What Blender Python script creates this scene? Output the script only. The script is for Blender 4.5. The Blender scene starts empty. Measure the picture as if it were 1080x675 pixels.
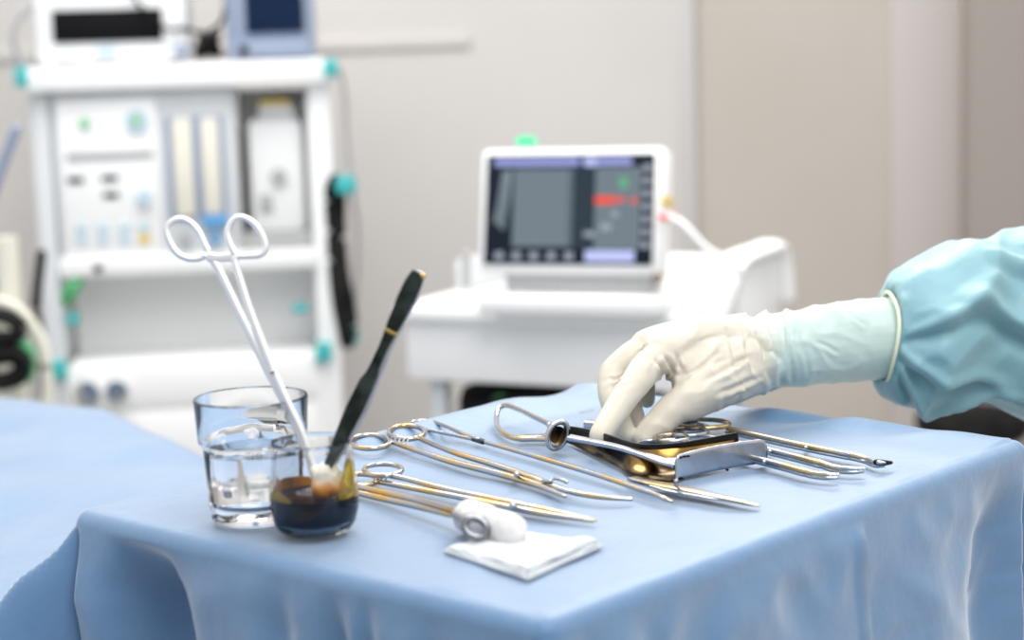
import bpy, bmesh, math, random
import numpy as np
from mathutils import Vector, Matrix, noise

S = bpy.context.scene
C = S.collection
random.seed(7)

# ------------------------------------------------------------------ camera
FPX = 1900.0; PITCH = math.radians(8.0); ROLL = math.radians(1.8); ZC = 1.19; ZT = 0.90
_F = Vector((0, math.cos(PITCH), -math.sin(PITCH))); _R = Vector((1, 0, 0)); _U = _R.cross(_F)
c_, s_ = math.cos(ROLL), math.sin(ROLL)
CR = c_*_R - s_*_U; CU = s_*_R + c_*_U; CF = _F
cam = bpy.data.cameras.new('camera'); camo = bpy.data.objects.new('camera', cam); C.objects.link(camo)
camo.matrix_world = Matrix(((CR.x, CU.x, -CF.x, 0), (CR.y, CU.y, -CF.y, 0), (CR.z, CU.z, -CF.z, ZC), (0, 0, 0, 1)))
cam.sensor_width = 36; cam.lens = 36*FPX/1080; cam.clip_start = .05
cam.dof.use_dof = True; cam.dof.focus_distance = 1.33; cam.dof.aperture_fstop = 4.2
S.camera = camo

# ------------------------------------------------------------------ world, lamps, exposure
S.view_settings.view_transform = 'Standard'; S.view_settings.look = 'None'
S.view_settings.exposure = 0.09; S.view_settings.gamma = 1; S.view_settings.use_curve_mapping = False
S.cycles.use_denoising = True
S.cycles.max_bounces = 10; S.cycles.transmission_bounces = 10; S.cycles.glossy_bounces = 5
w = bpy.data.worlds.new('world'); S.world = w; w.use_nodes = True
nt = w.node_tree; nt.nodes.clear()
out = nt.nodes.new('ShaderNodeOutputWorld'); bg = nt.nodes.new('ShaderNodeBackground')
tc = nt.nodes.new('ShaderNodeTexCoord'); sep = nt.nodes.new('ShaderNodeSeparateXYZ')
rz = nt.nodes.new('ShaderNodeValToRGB'); ry = nt.nodes.new('ShaderNodeValToRGB')
mr = nt.nodes.new('ShaderNodeMapRange'); mr.inputs['From Min'].default_value = -1
mry = nt.nodes.new('ShaderNodeMapRange'); mry.inputs['From Min'].default_value = -1
mx = nt.nodes.new('ShaderNodeMix'); mx.data_type = 'RGBA'; mx.blend_type = 'MULTIPLY'; mx.inputs['Factor'].default_value = 1
L = nt.links.new
L(tc.outputs['Generated'], sep.inputs[0]); L(sep.outputs['Z'], mr.inputs['Value']); L(sep.outputs['Y'], mry.inputs['Value'])
L(mr.outputs[0], rz.inputs[0]); L(mry.outputs[0], ry.inputs[0])
rz.color_ramp.elements[0].position = .35; rz.color_ramp.elements[0].color = (.40, .40, .42, 1)
rz.color_ramp.elements[1].position = .75; rz.color_ramp.elements[1].color = (1.05, 1.04, 1.03, 1)
e = rz.color_ramp.elements.new(.52); e.color = (.80, .80, .80, 1)
ry.color_ramp.elements[0].position = .12; ry.color_ramp.elements[0].color = (.62, .64, .68, 1)
ry.color_ramp.elements[1].position = .6; ry.color_ramp.elements[1].color = (1, 1, 1, 1)
L(rz.outputs[0], mx.inputs['A']); L(ry.outputs[0], mx.inputs['B']); L(mx.outputs['Result'], bg.inputs['Color'])
bg.inputs['Strength'].default_value = 1.0
L(bg.outputs[0], out.inputs[0])

def area(name, loc, target, size, power, col=(1, 1, 1), shape='DISK'):
    l = bpy.data.lights.new(name, 'AREA'); l.shape = shape; l.size = size; l.energy = power; l.color = col
    o = bpy.data.objects.new(name, l); C.objects.link(o); o.location = loc
    o.rotation_euler = (Vector(target)-Vector(loc)).to_track_quat('-Z', 'Y').to_euler(); return o
area('surgical_lamp_light', (.50, 2.75, 2.10), (.25, 1.45, .92), .8, 18, (1, .975, .93))
area('front_fill_light', (.5, .3, 3.0), (.5, 3.2, .7), 1.8, 44, (1, .99, .98))  # unseen fill added behind the camera to brighten the trolley front
area('rear_fill_light', (-.6, 3.0, 3.0), (0, 3.6, .9), 1.6, 50, (1, .99, .98))  # unseen fill added overhead to brighten the background only

# ------------------------------------------------------------------ pixel helpers (1080 x 675 frame)
def ray(px, py): return CF + CR*((px-540)/FPX) + CU*((337.5-py)/FPX)
def T(px, py, dz=0.0):
    d = ray(px, py); t = (ZT+dz-ZC)/d.z; return Vector((d.x*t, d.y*t, ZC+d.z*t))
def W(px, py, Y):
    d = ray(px, py); t = Y/d.y; return Vector((d.x*t, d.y*t, ZC+d.z*t))

# ------------------------------------------------------------------ materials
def mat(name, col, rough=.5, metal=0., **k):
    m = bpy.data.materials.new(name); m.use_nodes = True; b = m.node_tree.nodes['Principled BSDF']
    b.inputs['Base Color'].default_value = (*col, 1); b.inputs['Roughness'].default_value = rough; b.inputs['Metallic'].default_value = metal
    for a, v in k.items():
        n = {'trans': 'Transmission Weight', 'ior': 'IOR', 'sss': 'Subsurface Weight', 'coat': 'Coat Weight', 'alpha': 'Alpha', 'estr': 'Emission Strength', 'ecol': 'Emission Color', 'sheen': 'Sheen Weight', 'srough': 'Sheen Roughness', 'spec': 'Specular IOR Level'}[a]
        b.inputs[n].default_value = (*v, 1) if a == 'ecol' else v
    return m
def add_noise_color(m, cols, scale, detail=3, vec='Object', pos=(.35, .65), stretch=(1, 1, 1)):
    n = m.node_tree.nodes; l = m.node_tree.links; b = n['Principled BSDF']
    t = n.new('ShaderNodeTexCoord'); mp = n.new('ShaderNodeMapping'); mp.inputs['Scale'].default_value = stretch
    x = n.new('ShaderNodeTexNoise'); x.inputs['Scale'].default_value = scale; x.inputs['Detail'].default_value = detail
    r = n.new('ShaderNodeValToRGB'); r.color_ramp.elements[0].position = pos[0]; r.color_ramp.elements[1].position = pos[1]
    r.color_ramp.elements[0].color = (*cols[0], 1); r.color_ramp.elements[1].color = (*cols[1], 1)
    l.new(t.outputs[vec], mp.inputs[0]); l.new(mp.outputs[0], x.inputs['Vector']); l.new(x.outputs[0], r.inputs[0]); l.new(r.outputs[0], b.inputs['Base Color'])
    return m
def add_bump(m, scale, strength, dist=.001, detail=4, stretch=(1, 1, 1), kind='noise'):
    n = m.node_tree.nodes; l = m.node_tree.links; b = n['Principled BSDF']
    t = n.new('ShaderNodeTexCoord'); mp = n.new('ShaderNodeMapping'); mp.inputs['Scale'].default_value = stretch
    x = n.new('ShaderNodeTexNoise'); x.inputs['Scale'].default_value = scale; x.inputs['Detail'].default_value = detail
    u = n.new('ShaderNodeBump'); u.inputs['Strength'].default_value = strength; u.inputs['Distance'].default_value = dist
    l.new(t.outputs['Object'], mp.inputs[0]); l.new(mp.outputs[0], x.inputs['Vector']); l.new(x.outputs[0], u.inputs['Height'])
    old = b.inputs['Normal'].links
    if old: l.new(old[0].from_socket, u.inputs['Normal'])
    l.new(u.outputs[0], b.inputs['Normal']); return m

M = {}
M['wall'] = add_noise_color(mat('wall_paint', (.63, .60, .57), .8), [(.62, .595, .565), (.65, .62, .59)], 2.0)
M['wall_warm'] = add_noise_color(mat('wall_paint_warm', (.54, .49, .43), .8), [(.53, .485, .425), (.56, .51, .45)], 2.0)
M['strip'] = mat('pale_strip', (.60, .58, .56), .6)
M['band'] = mat('pale_panel', (.58, .53, .50), .7)
M['taupe'] = mat('taupe_panel', (.38, .335, .30), .8)
M['floor'] = add_noise_color(mat('vinyl_floor', (.45, .44, .42), .35), [(.42, .41, .39), (.48, .47, .45)], 8)
M['drape'] = add_bump(add_bump(mat('blue_drape', (.28, .44, .68), .5, sheen=.70, spec=.6), 900, .25, .0004, 2), 55, .35, .0025, 4)
add_noise_color(M['drape'], [(.085, .20, .37), (.105, .225, .40)], 7)
M['gown'] = add_bump(add_bump(mat('teal_gown', (.22, .42, .47), .5, sheen=.3, spec=.5), 900, .25, .0004, 2), 45, .45, .003, 4)
M['steel'] = add_noise_color(mat('steel', (.7, .71, .73), .2, 1), [(.46, .48, .52), (.66, .46, .22)], 26, 2, pos=(.44, .66))  # gold patches in the steel colour stand in for warm reflections
M['steel_bright'] = add_bump(mat('bright_steel', (.92, .92, .92), .42, .85), 300, .1, .0005)
M['steel_plain'] = add_noise_color(mat('plain_steel', (.62, .64, .67), .24, 1), [(.46, .48, .51), (.58, .60, .64)], 60, 3)
M['gold'] = add_noise_color(mat('gold_glint_steel', (.6, .42, .2), .2, 1), [(.66, .42, .15), (.48, .46, .44)], 22, 2, pos=(.4, .62))  # warm reflections painted into the metal as gold patches
M['darkgold'] = add_noise_color(mat('dark_glint_steel', (.2, .13, .06), .18, 1), [(.03, .024, .02), (.42, .25, .07)], 24, 2, pos=(.48, .74))  # dark and warm reflections painted into the metal colour
M['darkmetal'] = add_noise_color(mat('dark_metal', (.04, .05, .045), .3, .85), [(.022, .028, .025), (.07, .09, .08)], 60, 2)
M['blackmetal'] = mat('black_metal', (.02, .018, .017), .28, .9)
M['steel_dark'] = mat('dark_steel', (.26, .27, .29), .2, 1)
M['brass'] = mat('brass_mark', (.45, .33, .1), .35, 1)
M['glove'] = mat('latex_glove', (.66, .61, .51), .40, sss=.03, spec=.4)
gb = M['glove'].node_tree.nodes['Principled BSDF']; gb.inputs['Subsurface Radius'].default_value = (.012, .007, .004); gb.inputs['Subsurface Scale'].default_value = .6
add_bump(M['glove'], 260, .12, .0006)
M['bead'] = mat('glove_bead', (.80, .80, .58), .45, sss=.1)
M['glass'] = mat('clear_glass', (1, 1, 1), 0.01, trans=1, ior=1.40)
M['water'] = mat('water', (1, 1, 1), 0.0, trans=1, ior=1.33)
M['iodine'] = mat('iodine', (.003, .005, .018), .10, spec=.2)
M['stain'] = mat('yellow_iodine_film', (.80, .62, .05), .15, trans=.8, ior=1.3)
M['stain_orange'] = mat('orange_iodine_film', (.55, .20, .02), .2, trans=.5, ior=1.3)
M['cotton'] = add_bump(mat('cotton', (.70, .70, .70), .95, sss=.1), 220, .7, .002, 5)
M['swab'] = add_noise_color(mat('stained_cotton', (.9, .8, .6), .8), [(.85, .80, .66), (.80, .30, .01)], 60, 3, pos=(.45, .62))
M['white'] = mat('white_enamel', (.90, .90, .89), .45)
M['cream'] = mat('cream_plastic', (.80, .77, .66), .5)
M['offwhite'] = mat('pale_grey_enamel', (.66, .68, .69), .5)
M['midgrey'] = mat('pale_grey_lining', (.56, .56, .55), .6)
M['grey'] = mat('grey_plastic', (.42, .42, .42), .5)
M['shade'] = mat('grey_lining', (.50, .49, .48), .6)
M['bluegrey'] = mat('bluegrey_plastic', (.28, .33, .44), .5)
M['navy'] = mat('navy_screen', (.008, .02, .055), .4, spec=.12)
M['black'] = mat('black_plastic', (.006, .006, .007), .6, spec=.1)
M['rubber'] = add_noise_color(mat('black_rubber', (.01, .01, .011), .6, spec=.12), [(.005, .005, .006), (.022, .021, .020)], 12, 2)
M['teal'] = mat('teal_clip', (.05, .45, .45), .5)
M['green'] = mat('green_rubber', (.08, .42, .16), .5)
M['yellow'] = mat('yellow_cap', (.75, .55, .12), .5)
M['palegreen'] = mat('pale_green_mark', (.30, .62, .38), .5)
M['paleblue'] = mat('pale_blue_mark', (.52, .66, .74), .5)
M['blue'] = mat('blue_mark', (.12, .35, .65), .5)
M['red'] = mat('red_plug', (.8, .12, .08), .4)
M['chrome'] = mat('chrome', (.8, .8, .8), .1, 1)
def emis(name, col, s): return mat(name, tuple(c*.06 for c in col), .4, spec=.08, ecol=col, estr=s)
M['e_bg'] = emis('screen_black', (.012, .018, .028), 1)
M['e_grey'] = emis('screen_grey', (.16, .20, .23), 1)
M['e_dark'] = emis('screen_dark', (.03, .045, .06), 1)
M['e_lav'] = emis('screen_lavender', (.33, .36, .72), 1)
M['e_lav2'] = emis('screen_pale_lavender', (.50, .55, .88), 1)
M['e_red'] = emis('screen_red', (.85, .09, .06), 1)
M['e_green'] = emis('screen_green', (.12, .40, .22), 1)
M['e_pale'] = emis('screen_pale', (.32, .36, .42), 1)
M['e_led'] = emis('green_led', (.10, .85, .38), 1.3)

# ------------------------------------------------------------------ object helpers
def tag(o, label=None, cat=None, group=None, kind=None):
    if label: o['label'] = label
    if cat: o['category'] = cat
    if group: o['group'] = group
    if kind: o['kind'] = kind
    return o
def empty(name, loc, label=None, cat=None, group=None, mw=None):
    o = bpy.data.objects.new(name, None); C.objects.link(o); o.empty_display_size = .02
    o.matrix_world = mw if mw is not None else Matrix.Translation(Vector(loc)); return tag(o, label, cat, group)
class MB:
    """collects shapes in a bmesh and links them as one mesh"""
    def __init__(s): s.bm = bmesh.new()
    def box(s, lo, hi, bev=0., rot=None, seg=2):
        b2 = bmesh.new(); bmesh.ops.create_cube(b2, size=1)
        lo, hi = Vector(lo), Vector(hi); c = (lo+hi)/2; d = hi-lo
        for v in b2.verts: v.co = Vector((v.co.x*d.x, v.co.y*d.y, v.co.z*d.z))
        if bev: bmesh.ops.bevel(b2, geom=b2.edges[:], offset=min(bev, .49*min(map(abs, d))), segments=seg, affect='EDGES', profile=.5)
        for v in b2.verts: v.co = ((rot @ v.co) if rot else v.co)+c
        s._add(b2); return s
    def _add(s, b2):
        me = bpy.data.meshes.new('t'); b2.to_mesh(me); b2.free(); s.bm.from_mesh(me); bpy.data.meshes.remove(me)
    def rings(s, rings, closed=False, caps=True):
        vs = [[s.bm.verts.new(p) for p in r] for r in rings]; n = len(vs[0]); m = len(vs)
        for i in range(m if closed else m-1):
            a, b = vs[i], vs[(i+1) % m]
            for j in range(n): s.bm.faces.new((a[j], a[(j+1) % n], b[(j+1) % n], b[j]))
        if caps and not closed:
            s.bm.faces.new(vs[0][::-1]); s.bm.faces.new(vs[-1])
        return s
    def tube(s, pts, rw, rh=None, n=12, closed=False, up=(0, 0, 1), sub=6, round_ends=True, box=False):
        """swept section; rw half width (sideways), rh half height (along up)"""
        pts = [Vector(p) for p in pts]; k = len(pts)
        rw = list(rw) if hasattr(rw, '__len__') else [rw]*k
        rh = rw if rh is None else (list(rh) if hasattr(rh, '__len__') else [rh]*k)
        P, A, B = [], [], []
        def cr(p0, p1, p2, p3, t): return .5*((2*p1)+(p2-p0)*t+(2*p0-5*p1+4*p2-p3)*t*t+(3*p1-p0-3*p2+p3)*t*t*t)
        segs = k if closed else k-1
        for i in range(segs):
            g = (lambda q: q % k) if closed else (lambda q: min(max(q, 0), k-1))
            for j in range(sub):
                t = j/sub; P.append(cr(pts[g(i-1)], pts[g(i)], pts[g(i+1)], pts[g(i+2)], t))
                A.append(rw[g(i)]*(1-t)+rw[g(i+1)]*t); B.append(rh[g(i)]*(1-t)+rh[g(i+1)]*t)
        if not closed: P.append(pts[-1]); A.append(rw[-1]); B.append(rh[-1])
        m = len(P); R = []
        up = Vector(up)
        def ring(p, tan, a, b):
            sd = tan.cross(up)
            if sd.length < 1e-4: sd = tan.cross(Vector((1, 0, .1)))
            sd.normalize(); u2 = sd.cross(tan).normalized(); r = []
            for q in range(n):
                th = 2*math.pi*(q+.5)/n; cx, cy = math.cos(th), math.sin(th)
                if box: cx = math.copysign(abs(cx)**.45, cx); cy = math.copysign(abs(cy)**.45, cy)
                r.append(p+sd*a*cx+u2*b*cy)
            return r
        for i in range(m):
            if closed: tan = (P[(i+1) % m]-P[i-1]).normalized()
            else: tan = (P[min(i+1, m-1)]-P[max(i-1, 0)]).normalized()
            if i == 0 and round_ends and not closed:
                for th in (80, 55, 28):
                    th = math.radians(th); R.append(ring(P[0]-tan*min(A[0], B[0])*math.sin(th), tan, A[0]*math.cos(th), B[0]*math.cos(th)))
            R.append(ring(P[i], tan, A[i], B[i]))
            if i == m-1 and round_ends and not closed:
                for th in (28, 55, 80):
                    th = math.radians(th); R.append(ring(P[-1]+tan*min(A[-1], B[-1])*math.sin(th), tan, A[-1]*math.cos(th), B[-1]*math.cos(th)))
        return s.rings(R, closed)
    def lathe(s, prof, c=(0, 0, 0), n=48, closed=False, axis=None):
        c = Vector(c); rot = Vector((0, 0, 1)).rotation_difference(Vector(axis)).to_matrix() if axis is not None else Matrix.Identity(3)
        R = [[c+rot @ Vector((max(r, 1e-5)*math.cos(2*math.pi*j/n), max(r, 1e-5)*math.sin(2*math.pi*j/n), z)) for j in range(n)] for r, z in prof]
        return s.rings(R, closed)
    def grid(s, G):
        vs = [[s.bm.verts.new(p) for p in r] for r in G]
        for i in range(len(vs)-1):
            for j in range(len(vs[0])-1): s.bm.faces.new((vs[i][j], vs[i][j+1], vs[i+1][j+1], vs[i+1][j]))
        return s
    def blob(s, c, r, sc=(1, 1, 1), amp=0., f=60, sub=4, seed=0):
        b2 = bmesh.new(); bmesh.ops.create_icosphere(b2, subdivisions=sub, radius=r); c = Vector(c)
        for v in b2.verts:
            d = 1+amp*noise.fractal(v.co*f+Vector((seed, 0, 0)), 1, 2, 3); v.co = Vector((v.co.x*sc[0], v.co.y*sc[1], v.co.z*sc[2]))*d+c
        s._add(b2); return s
    def build(s, name, m, parent=None, local=False, smooth=True, angle=40, solid=0., bevel=0.):
        bmesh.ops.recalc_face_normals(s.bm, faces=s.bm.faces[:]) if not solid else None
        me = bpy.data.meshes.new(name)
        if parent is not None and not local:
            s.bm.transform(parent.matrix_world.inverted())
        s.bm.to_mesh(me); s.bm.free(); me.materials.append(M[m] if isinstance(m, str) else m)
        if smooth:
            me.polygons.foreach_set('use_smooth', [True]*len(me.polygons))
            try: me.set_sharp_from_angle(angle=math.radians(angle))
            except Exception: pass
        o = bpy.data.objects.new(name, me); C.objects.link(o)
        if parent is not None: o.parent = parent
        if solid:
            md = o.modifiers.new('solid', 'SOLIDIFY'); md.thickness = solid; md.offset = 0
        if bevel:
            md = o.modifiers.new('bevel', 'BEVEL'); md.width = bevel; md.segments = 2
        return o
def struct(o): o['kind'] = 'structure'; return o
# matrices of empties are needed before the depsgraph runs: parents made here are top-level or get an explicit frame

class Frame:
    """an upright (or tilted) plane in the room: pixel -> local x (along), z (up) at local depth y"""
    def __init__(s, px, py, Y, yaw, tilt=0):
        s.O = W(px, py, Y); y = math.radians(yaw); t = math.radians(tilt)
        s.x = Vector((math.cos(y), math.sin(y), 0)); n = Vector((-math.sin(y), math.cos(y), 0))
        s.z = (Vector((0, 0, 1))*math.cos(t)+n*math.sin(t)); s.y = s.z.cross(s.x)
        s.mw = Matrix(((s.x.x, s.y.x, s.z.x, s.O.x), (s.x.y, s.y.y, s.z.y, s.O.y), (s.x.z, s.y.z, s.z.z, s.O.z), (0, 0, 0, 1)))
        s.inv = s.mw.inverted()
    def p(s, px, py, d=0):
        c = Vector((0, 0, ZC)); r = ray(px, py); q = s.O+s.y*d; t = (q-c).dot(s.y)/r.dot(s.y)
        return s.inv @ (c+r*t)
    def box(s, mb, x0, y0, x1, y1, d0, d1, bev=0.):
        cy, cx = (y0+y1)/2, (x0+x1)/2
        l = s.p(x0, cy, d0).x; r = s.p(x1, cy, d0).x; t = s.p(cx, y0, d0).z; b = s.p(cx, y1, d0).z
        return mb.box((l, d0, b), (r, d1, t), bev)
    def tube(s, mb, pts, r, n=10, **k):
        return mb.tube([s.p(q[0], q[1], q[2] if len(q) > 2 else 0) for q in pts], r, n=n, **k)
    def disc(s, mb, px, py, r, d0, d1, n=32):
        c = s.p(px, py, d0); return mb.lathe([(0, 0), (r, 0), (r, d1-d0), (0, d1-d0)], c, n, axis=(0, 1, 0))

# ------------------------------------------------------------------ room
YB = 4.75
struct(MB().box((-4, -1.5, -.05), (4, YB+.1, 0)).build('floor', 'floor'))
xa = W(716, 60, YB).x; xb = W(733, 60, YB).x; xc = W(938, 60, YB).x; xd = W(1013, 60, YB).x
struct(MB().box((-4, YB, 0), (xa, YB+.1, 3.2)).build('wall_back', 'wall'))
struct(MB().box((xa, YB-.015, 0), (xb, YB+.1, 3.2), .004).build('trim_1', 'strip'))
struct(MB().box((xb, YB+.005, 0), (xc, YB+.1, 3.2)).build('wall_back_warm', 'wall_warm'))
struct(MB().box((xc, YB-.02, 0), (xd, YB+.1, 3.2), .006).build('trim_2', 'band'))
struct(MB().box((xd, YB-.10, 0), (4, YB+.1, 3.2)).build('wall_right', 'taupe'))
struct(MB().box((-4, YB-.012, W(420, 52, YB).z), (W(496, 48, YB).x, YB+.02, W(420, 38, YB).z), .004).build('trim_3', 'wall'))

# ------------------------------------------------------------------ instrument table and its drape
Lc, Nc, Rc, Fc = T(75, 535), T(575, 645), T(1052, 462), T(620, 408)
ux = ((Rc-Nc)+(Fc-Lc)).normalized(); vx = Vector((-ux.y, ux.x, 0))
LU = ((Rc-Nc).length+(Fc-Lc).length)/2; LV = ((Lc-Nc).length+(Fc-Rc).length)/2
N0 = Vector((Nc.x, Nc.y, ZT))
TBM = Matrix(((ux.x, vx.x, 0, N0.x), (ux.y, vx.y, 0, N0.y), (0, 0, 1, 0), (0, 0, 0, 1)))
def ts(px, py, dz=0):
    q = TBM.inverted() @ T(px, py, dz); return q.x, q.y
tab = empty('instrument_table', (0, 0, 0), 'metal instrument table hidden under the front blue drape', 'table', mw=TBM)
MB().box((.012, .012, ZT-.03), (LU-.012, LV-.012, ZT-.006), .01).build('tabletop', 'steel_plain', tab, local=True)
for a in (0, 1):
    for b in (0, 1):
        x = .05 if a == 0 else LU-.05; y = .05 if b == 0 else LV-.05
        MB().lathe([(0, 0), (.012, 0), (.012, ZT-.03), (0, ZT-.03)], (x, y, 0), 20).build('leg', 'steel_plain', tab, local=True)

def rid(v): return 1-abs(noise.noise(v))*2
S890 = ts(890, 529)[0]; S700 = ts(720, 590)[0]
folds_left = [ts(x, 535+.22*(x-75))[1] for x in (150, 300, 360, 395, 470)]
def drape_pt(s, t):
    r = .011
    ex = s if s < 0 else (s-LU if s > LU else 0); ey = t if t < 0 else (t-LV if t > LV else 0)
    bx = min(max(s, 0), LU); by = min(max(t, 0), LV); rho = math.hypot(ex, ey)
    p = Vector((s*37, t*37, 3.1))
    q3 = Vector((s, t, 0))
    if rho == 0:
        e = min(s, LU-s, t, LV-t)
        z = .0009*noise.noise(p*.6)+.0007*rid(p*.35+Vector((4, 9, 0)))
        z += .0065*math.exp(-((s-LU+.02)/.018)**2)*(0.4+noise.noise(Vector((t*24+s*20, 2, 1))))   # puckers along the right-hand rim
        z += .006*math.exp(-((t-LV+.01)/.03)**2)*math.exp(-((s-.36)/.12)**2)
        z += .0055*math.exp(-((t-LV+.012)/.014)**2)*(.7+.8*noise.noise(Vector((s*13, 3, 8))))*min(1, max(0, s-.20)/.08) - .0025*math.exp(-((t-LV+.05)/.012)**2)*min(1, max(0, s-.25)/.08)
        z -= .006*math.exp(-((s-LU+.075)/.03)**2-((t-LV*.62)/.11)**2)
        return Vector((s, t, ZT-.002+min(z, .0012 if (s < LU-.12 and not (s > .24 and t > LV-.05)) or e > .06 else .01)))
    dx, dy = ex/rho, ey/rho
    a = min(rho/r, math.pi/2); o = r*math.sin(a)-r*.0; dn = r*(1-math.cos(a)); ext = max(0, rho-r*math.pi/2)
    fl = .05
    phi = math.degrees(math.atan2(abs(ey), abs(ex)))
    if ex and ey:
        g = math.exp(-((phi-45)/19)**2)
        k = {(True, False): 0.58, (True, True): .30, (False, True): .34, (False, False): .3}[(ex < 0, ey < 0)]
        fl += k*g - (.55 if ex < 0 < ey else .15)*math.exp(-((phi-12)/11)**2) - .12*math.exp(-((phi-80)/9)**2)
    per = s if ey else t
    prm = (s*1.0+t*.0 if ey and not ex else t*1.0 if ex and not ey else 0)
    fl += .16*noise.noise(Vector((per*9, dx*2, dy*2+5)))*min(1, ext/.05)
    wv = 0
    if ex < 0 and ext > 0:
        for f0, am, wd in zip(folds_left, (.052, .008, .014, .012, .008), (.030, .01, .009, .007, .012)):
            wv -= am*math.exp(-((t-f0)/wd)**2)*min(1, ext/.04)
    if ey < 0 and ext > 0:
        wv += (.0045*math.exp(-max(0, S890-s)/.05) if s < S890 else -.0010)*min(1, ext/.01)
        wv += .0035*math.exp(-((s-S890-.0)/.0022)**2)*min(1, ext/.01)
        wv -= .004*math.exp(-((s-.075)/.012)**2)*min(1, ext/.03) + .005*math.exp(-((s-.02)/.01)**2)*min(1, ext/.03)
        wv -= .0012*math.exp(-((t+.105)/.004)**2)
        wv -= .016*math.exp(-((s-LU+.045)/.035)**2)*min(1, ext/.05)
    wv += .0050*noise.noise(p*.45)*min(1, ext/.03)+.0030*rid(p*.55+Vector((7, 1, 0)))*min(1, ext/.02)
    return Vector((bx+dx*(o+ext*fl+wv), by+dy*(o+ext*fl+wv), ZT-.002-dn-ext*math.sqrt(max(.1, 1-min(fl, .9)**2))))
def axis_samples(Ln, D):
    a = []; x = -D
    while x < Ln+D:
        a.append(x); e = min(abs(x), abs(x-Ln)); x += .0018 if e < .022 else (.0045 if e < .14 else .007)
    return a+[Ln+D]
G = [[TBM @ drape_pt(s, t) for s in axis_samples(LU, .42)] for t in axis_samples(LV, .42)]
o = MB().grid(G).build('surgical_drape', 'drape', angle=180)
tag(o, 'light blue surgical drape over the instrument table, hanging down at its corners', 'drape')

# draped operating table to the left, behind
BZ = ZT-.13
bt = empty('operating_table', (-1.0, 1.55, 0), 'operating table hidden under the blue drape left of the glasses', 'table')
MB().box((-1.75, 1.08, BZ-.12), (-.52, 1.70, BZ-.02), .03).build('tabletop', 'steel_plain', bt)
MB().lathe([(0, 0), (.30, 0), (.30, .05), (.09, .08), (.09, BZ-.11), (0, BZ-.11)], (-1.1, 1.42, 0), 32).build('pedestal', 'white', bt)
ea, eb, ec = T(-60, 409, -.13), T(110, 430, -.13), T(222, 480, -.13)
def back_edge(x):
    pts = [(-2.2, ea.y+.10), (ea.x, ea.y), (eb.x, eb.y), (ec.x, ec.y), (ec.x+.10, ec.y-.22), (ec.x+.2, ec.y-.6)]
    for (x0, y0), (x1, y1) in zip(pts, pts[1:]):
        if x <= x1: return y0+(y1-y0)*(x-x0)/(x1-x0)
    return pts[-1][1]
G = []
y0 = .62
for i in range(141):
    row = []
    for j in range(101):
        x = -1.9+(ec.x+.10+1.9)*i/140
        yb = back_edge(x); v = j/100*1.45
        k_ = min(1, max(0, (x+.37)/.03)); k_ = k_*k_*(3-2*k_)
        lf = Lc.y+(Fc.y-Lc.y)*(x-Lc.x)/(Fc.x-Lc.x)+.035
        y0 = .62*(1-k_)+min(lf, yb-.02)*k_
        if v <= 1: 
            y = y0+(yb-y0)*v; d = (yb-y)
            z = BZ-.0+.006*noise.noise(Vector((x*7, y*7, 0)))+.004*rid(Vector((x*9, y*6, 5)))
            if d < .03: z -= .03-math.sqrt(max(0, .03**2-(.03-d)**2))
            xl = x
        else:
            dd = (v-1)*1.0
            y = yb+.02*math.sin(x*40)*min(1, dd*6)+.01; z = BZ-.03-dd; xl = x
        # sag where it meets the instrument table
        row.append(Vector((xl, y, z)))
    G.append(row)
o = MB().grid(G).build('surgical_drape', 'drape', angle=180)
tag(o, 'broad blue drape over the operating table, left behind the glasses', 'drape')

# ------------------------------------------------------------------ instruments on the drape
def P(px, py, dz=.004): return T(px, py, dz)
def ell(cx, cy, rx, ry, dz, n=20, lean=0):
    """a flat closed loop on the table from its outline in the frame"""
    c = T(cx, cy, dz); a = T(cx+rx, cy, dz)-c; b = T(cx, cy-ry, dz)-c
    return [c+a*math.cos(2*math.pi*i/n)+b*math.sin(2*math.pi*i/n) for i in range(n)]

# A: long two-ring forceps with an open hooked jaw
a = empty('ring_forceps', P(470, 485, 0), 'long steel two-ring forceps with open hooked jaws, centre of the drape', 'forceps', 'ring-handled forceps on the drape')
mb = MB().tube(ell(390, 466, 21, 7, .0055), .0021, closed=True, sub=2, n=10); mb.tube([P(411, 465, .0055), P(445, 477, .005), P(478, 487.5), P(520, 498), P(560, 509), P(583, 518), P(596, 523.5)], [.002, .0022, .0024, .0028, .003, .0022, .0014], [.0022, .0022, .0024, .0026, .0026, .0018, .0012])
mb.build('handle_arm', 'steel', a)
mb = MB().tube(ell(429, 456, 19, 7, .008), .0021, closed=True, sub=2, n=10); mb.tube([P(440, 461.5, .008), P(478, 477, .0075), P(512, 487.5, .007), P(541, 496.5, .0065), P(565, 505, .006), P(583, 512, .005), P(605, 519.5, .004), P(635, 524.5, .003), P(666, 526.6, .002)], [.002, .0022, .0024, .0028, .003, .0026, .0024, .002, .0015], [.0022, .0022, .0024, .0024, .0024, .002, .002, .0018, .0013])
mb.build('handle_arm', 'steel', a)
MB().tube([P(572, 507, .0075), P(580, 507.5, .008), P(584, 504.5, .009), P(590, 505.5, .009), P(597.5, 508.5, .008)], .0013, n=8).build('hook', 'steel_plain', a)
mb = MB()
for k in range(4): mb.tube([P(417+4*k, 464.5+k, .007), P(419+4*k, 459.5+k*1.0, .0095)], .0009, n=6)
mb.build('ratchet', 'steel_plain', a)
MB().tube([P(545, 500.5, .003), P(545, 500.5, .0088)], .0022, n=14).build('pivot', 'steel_plain', a)

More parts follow.
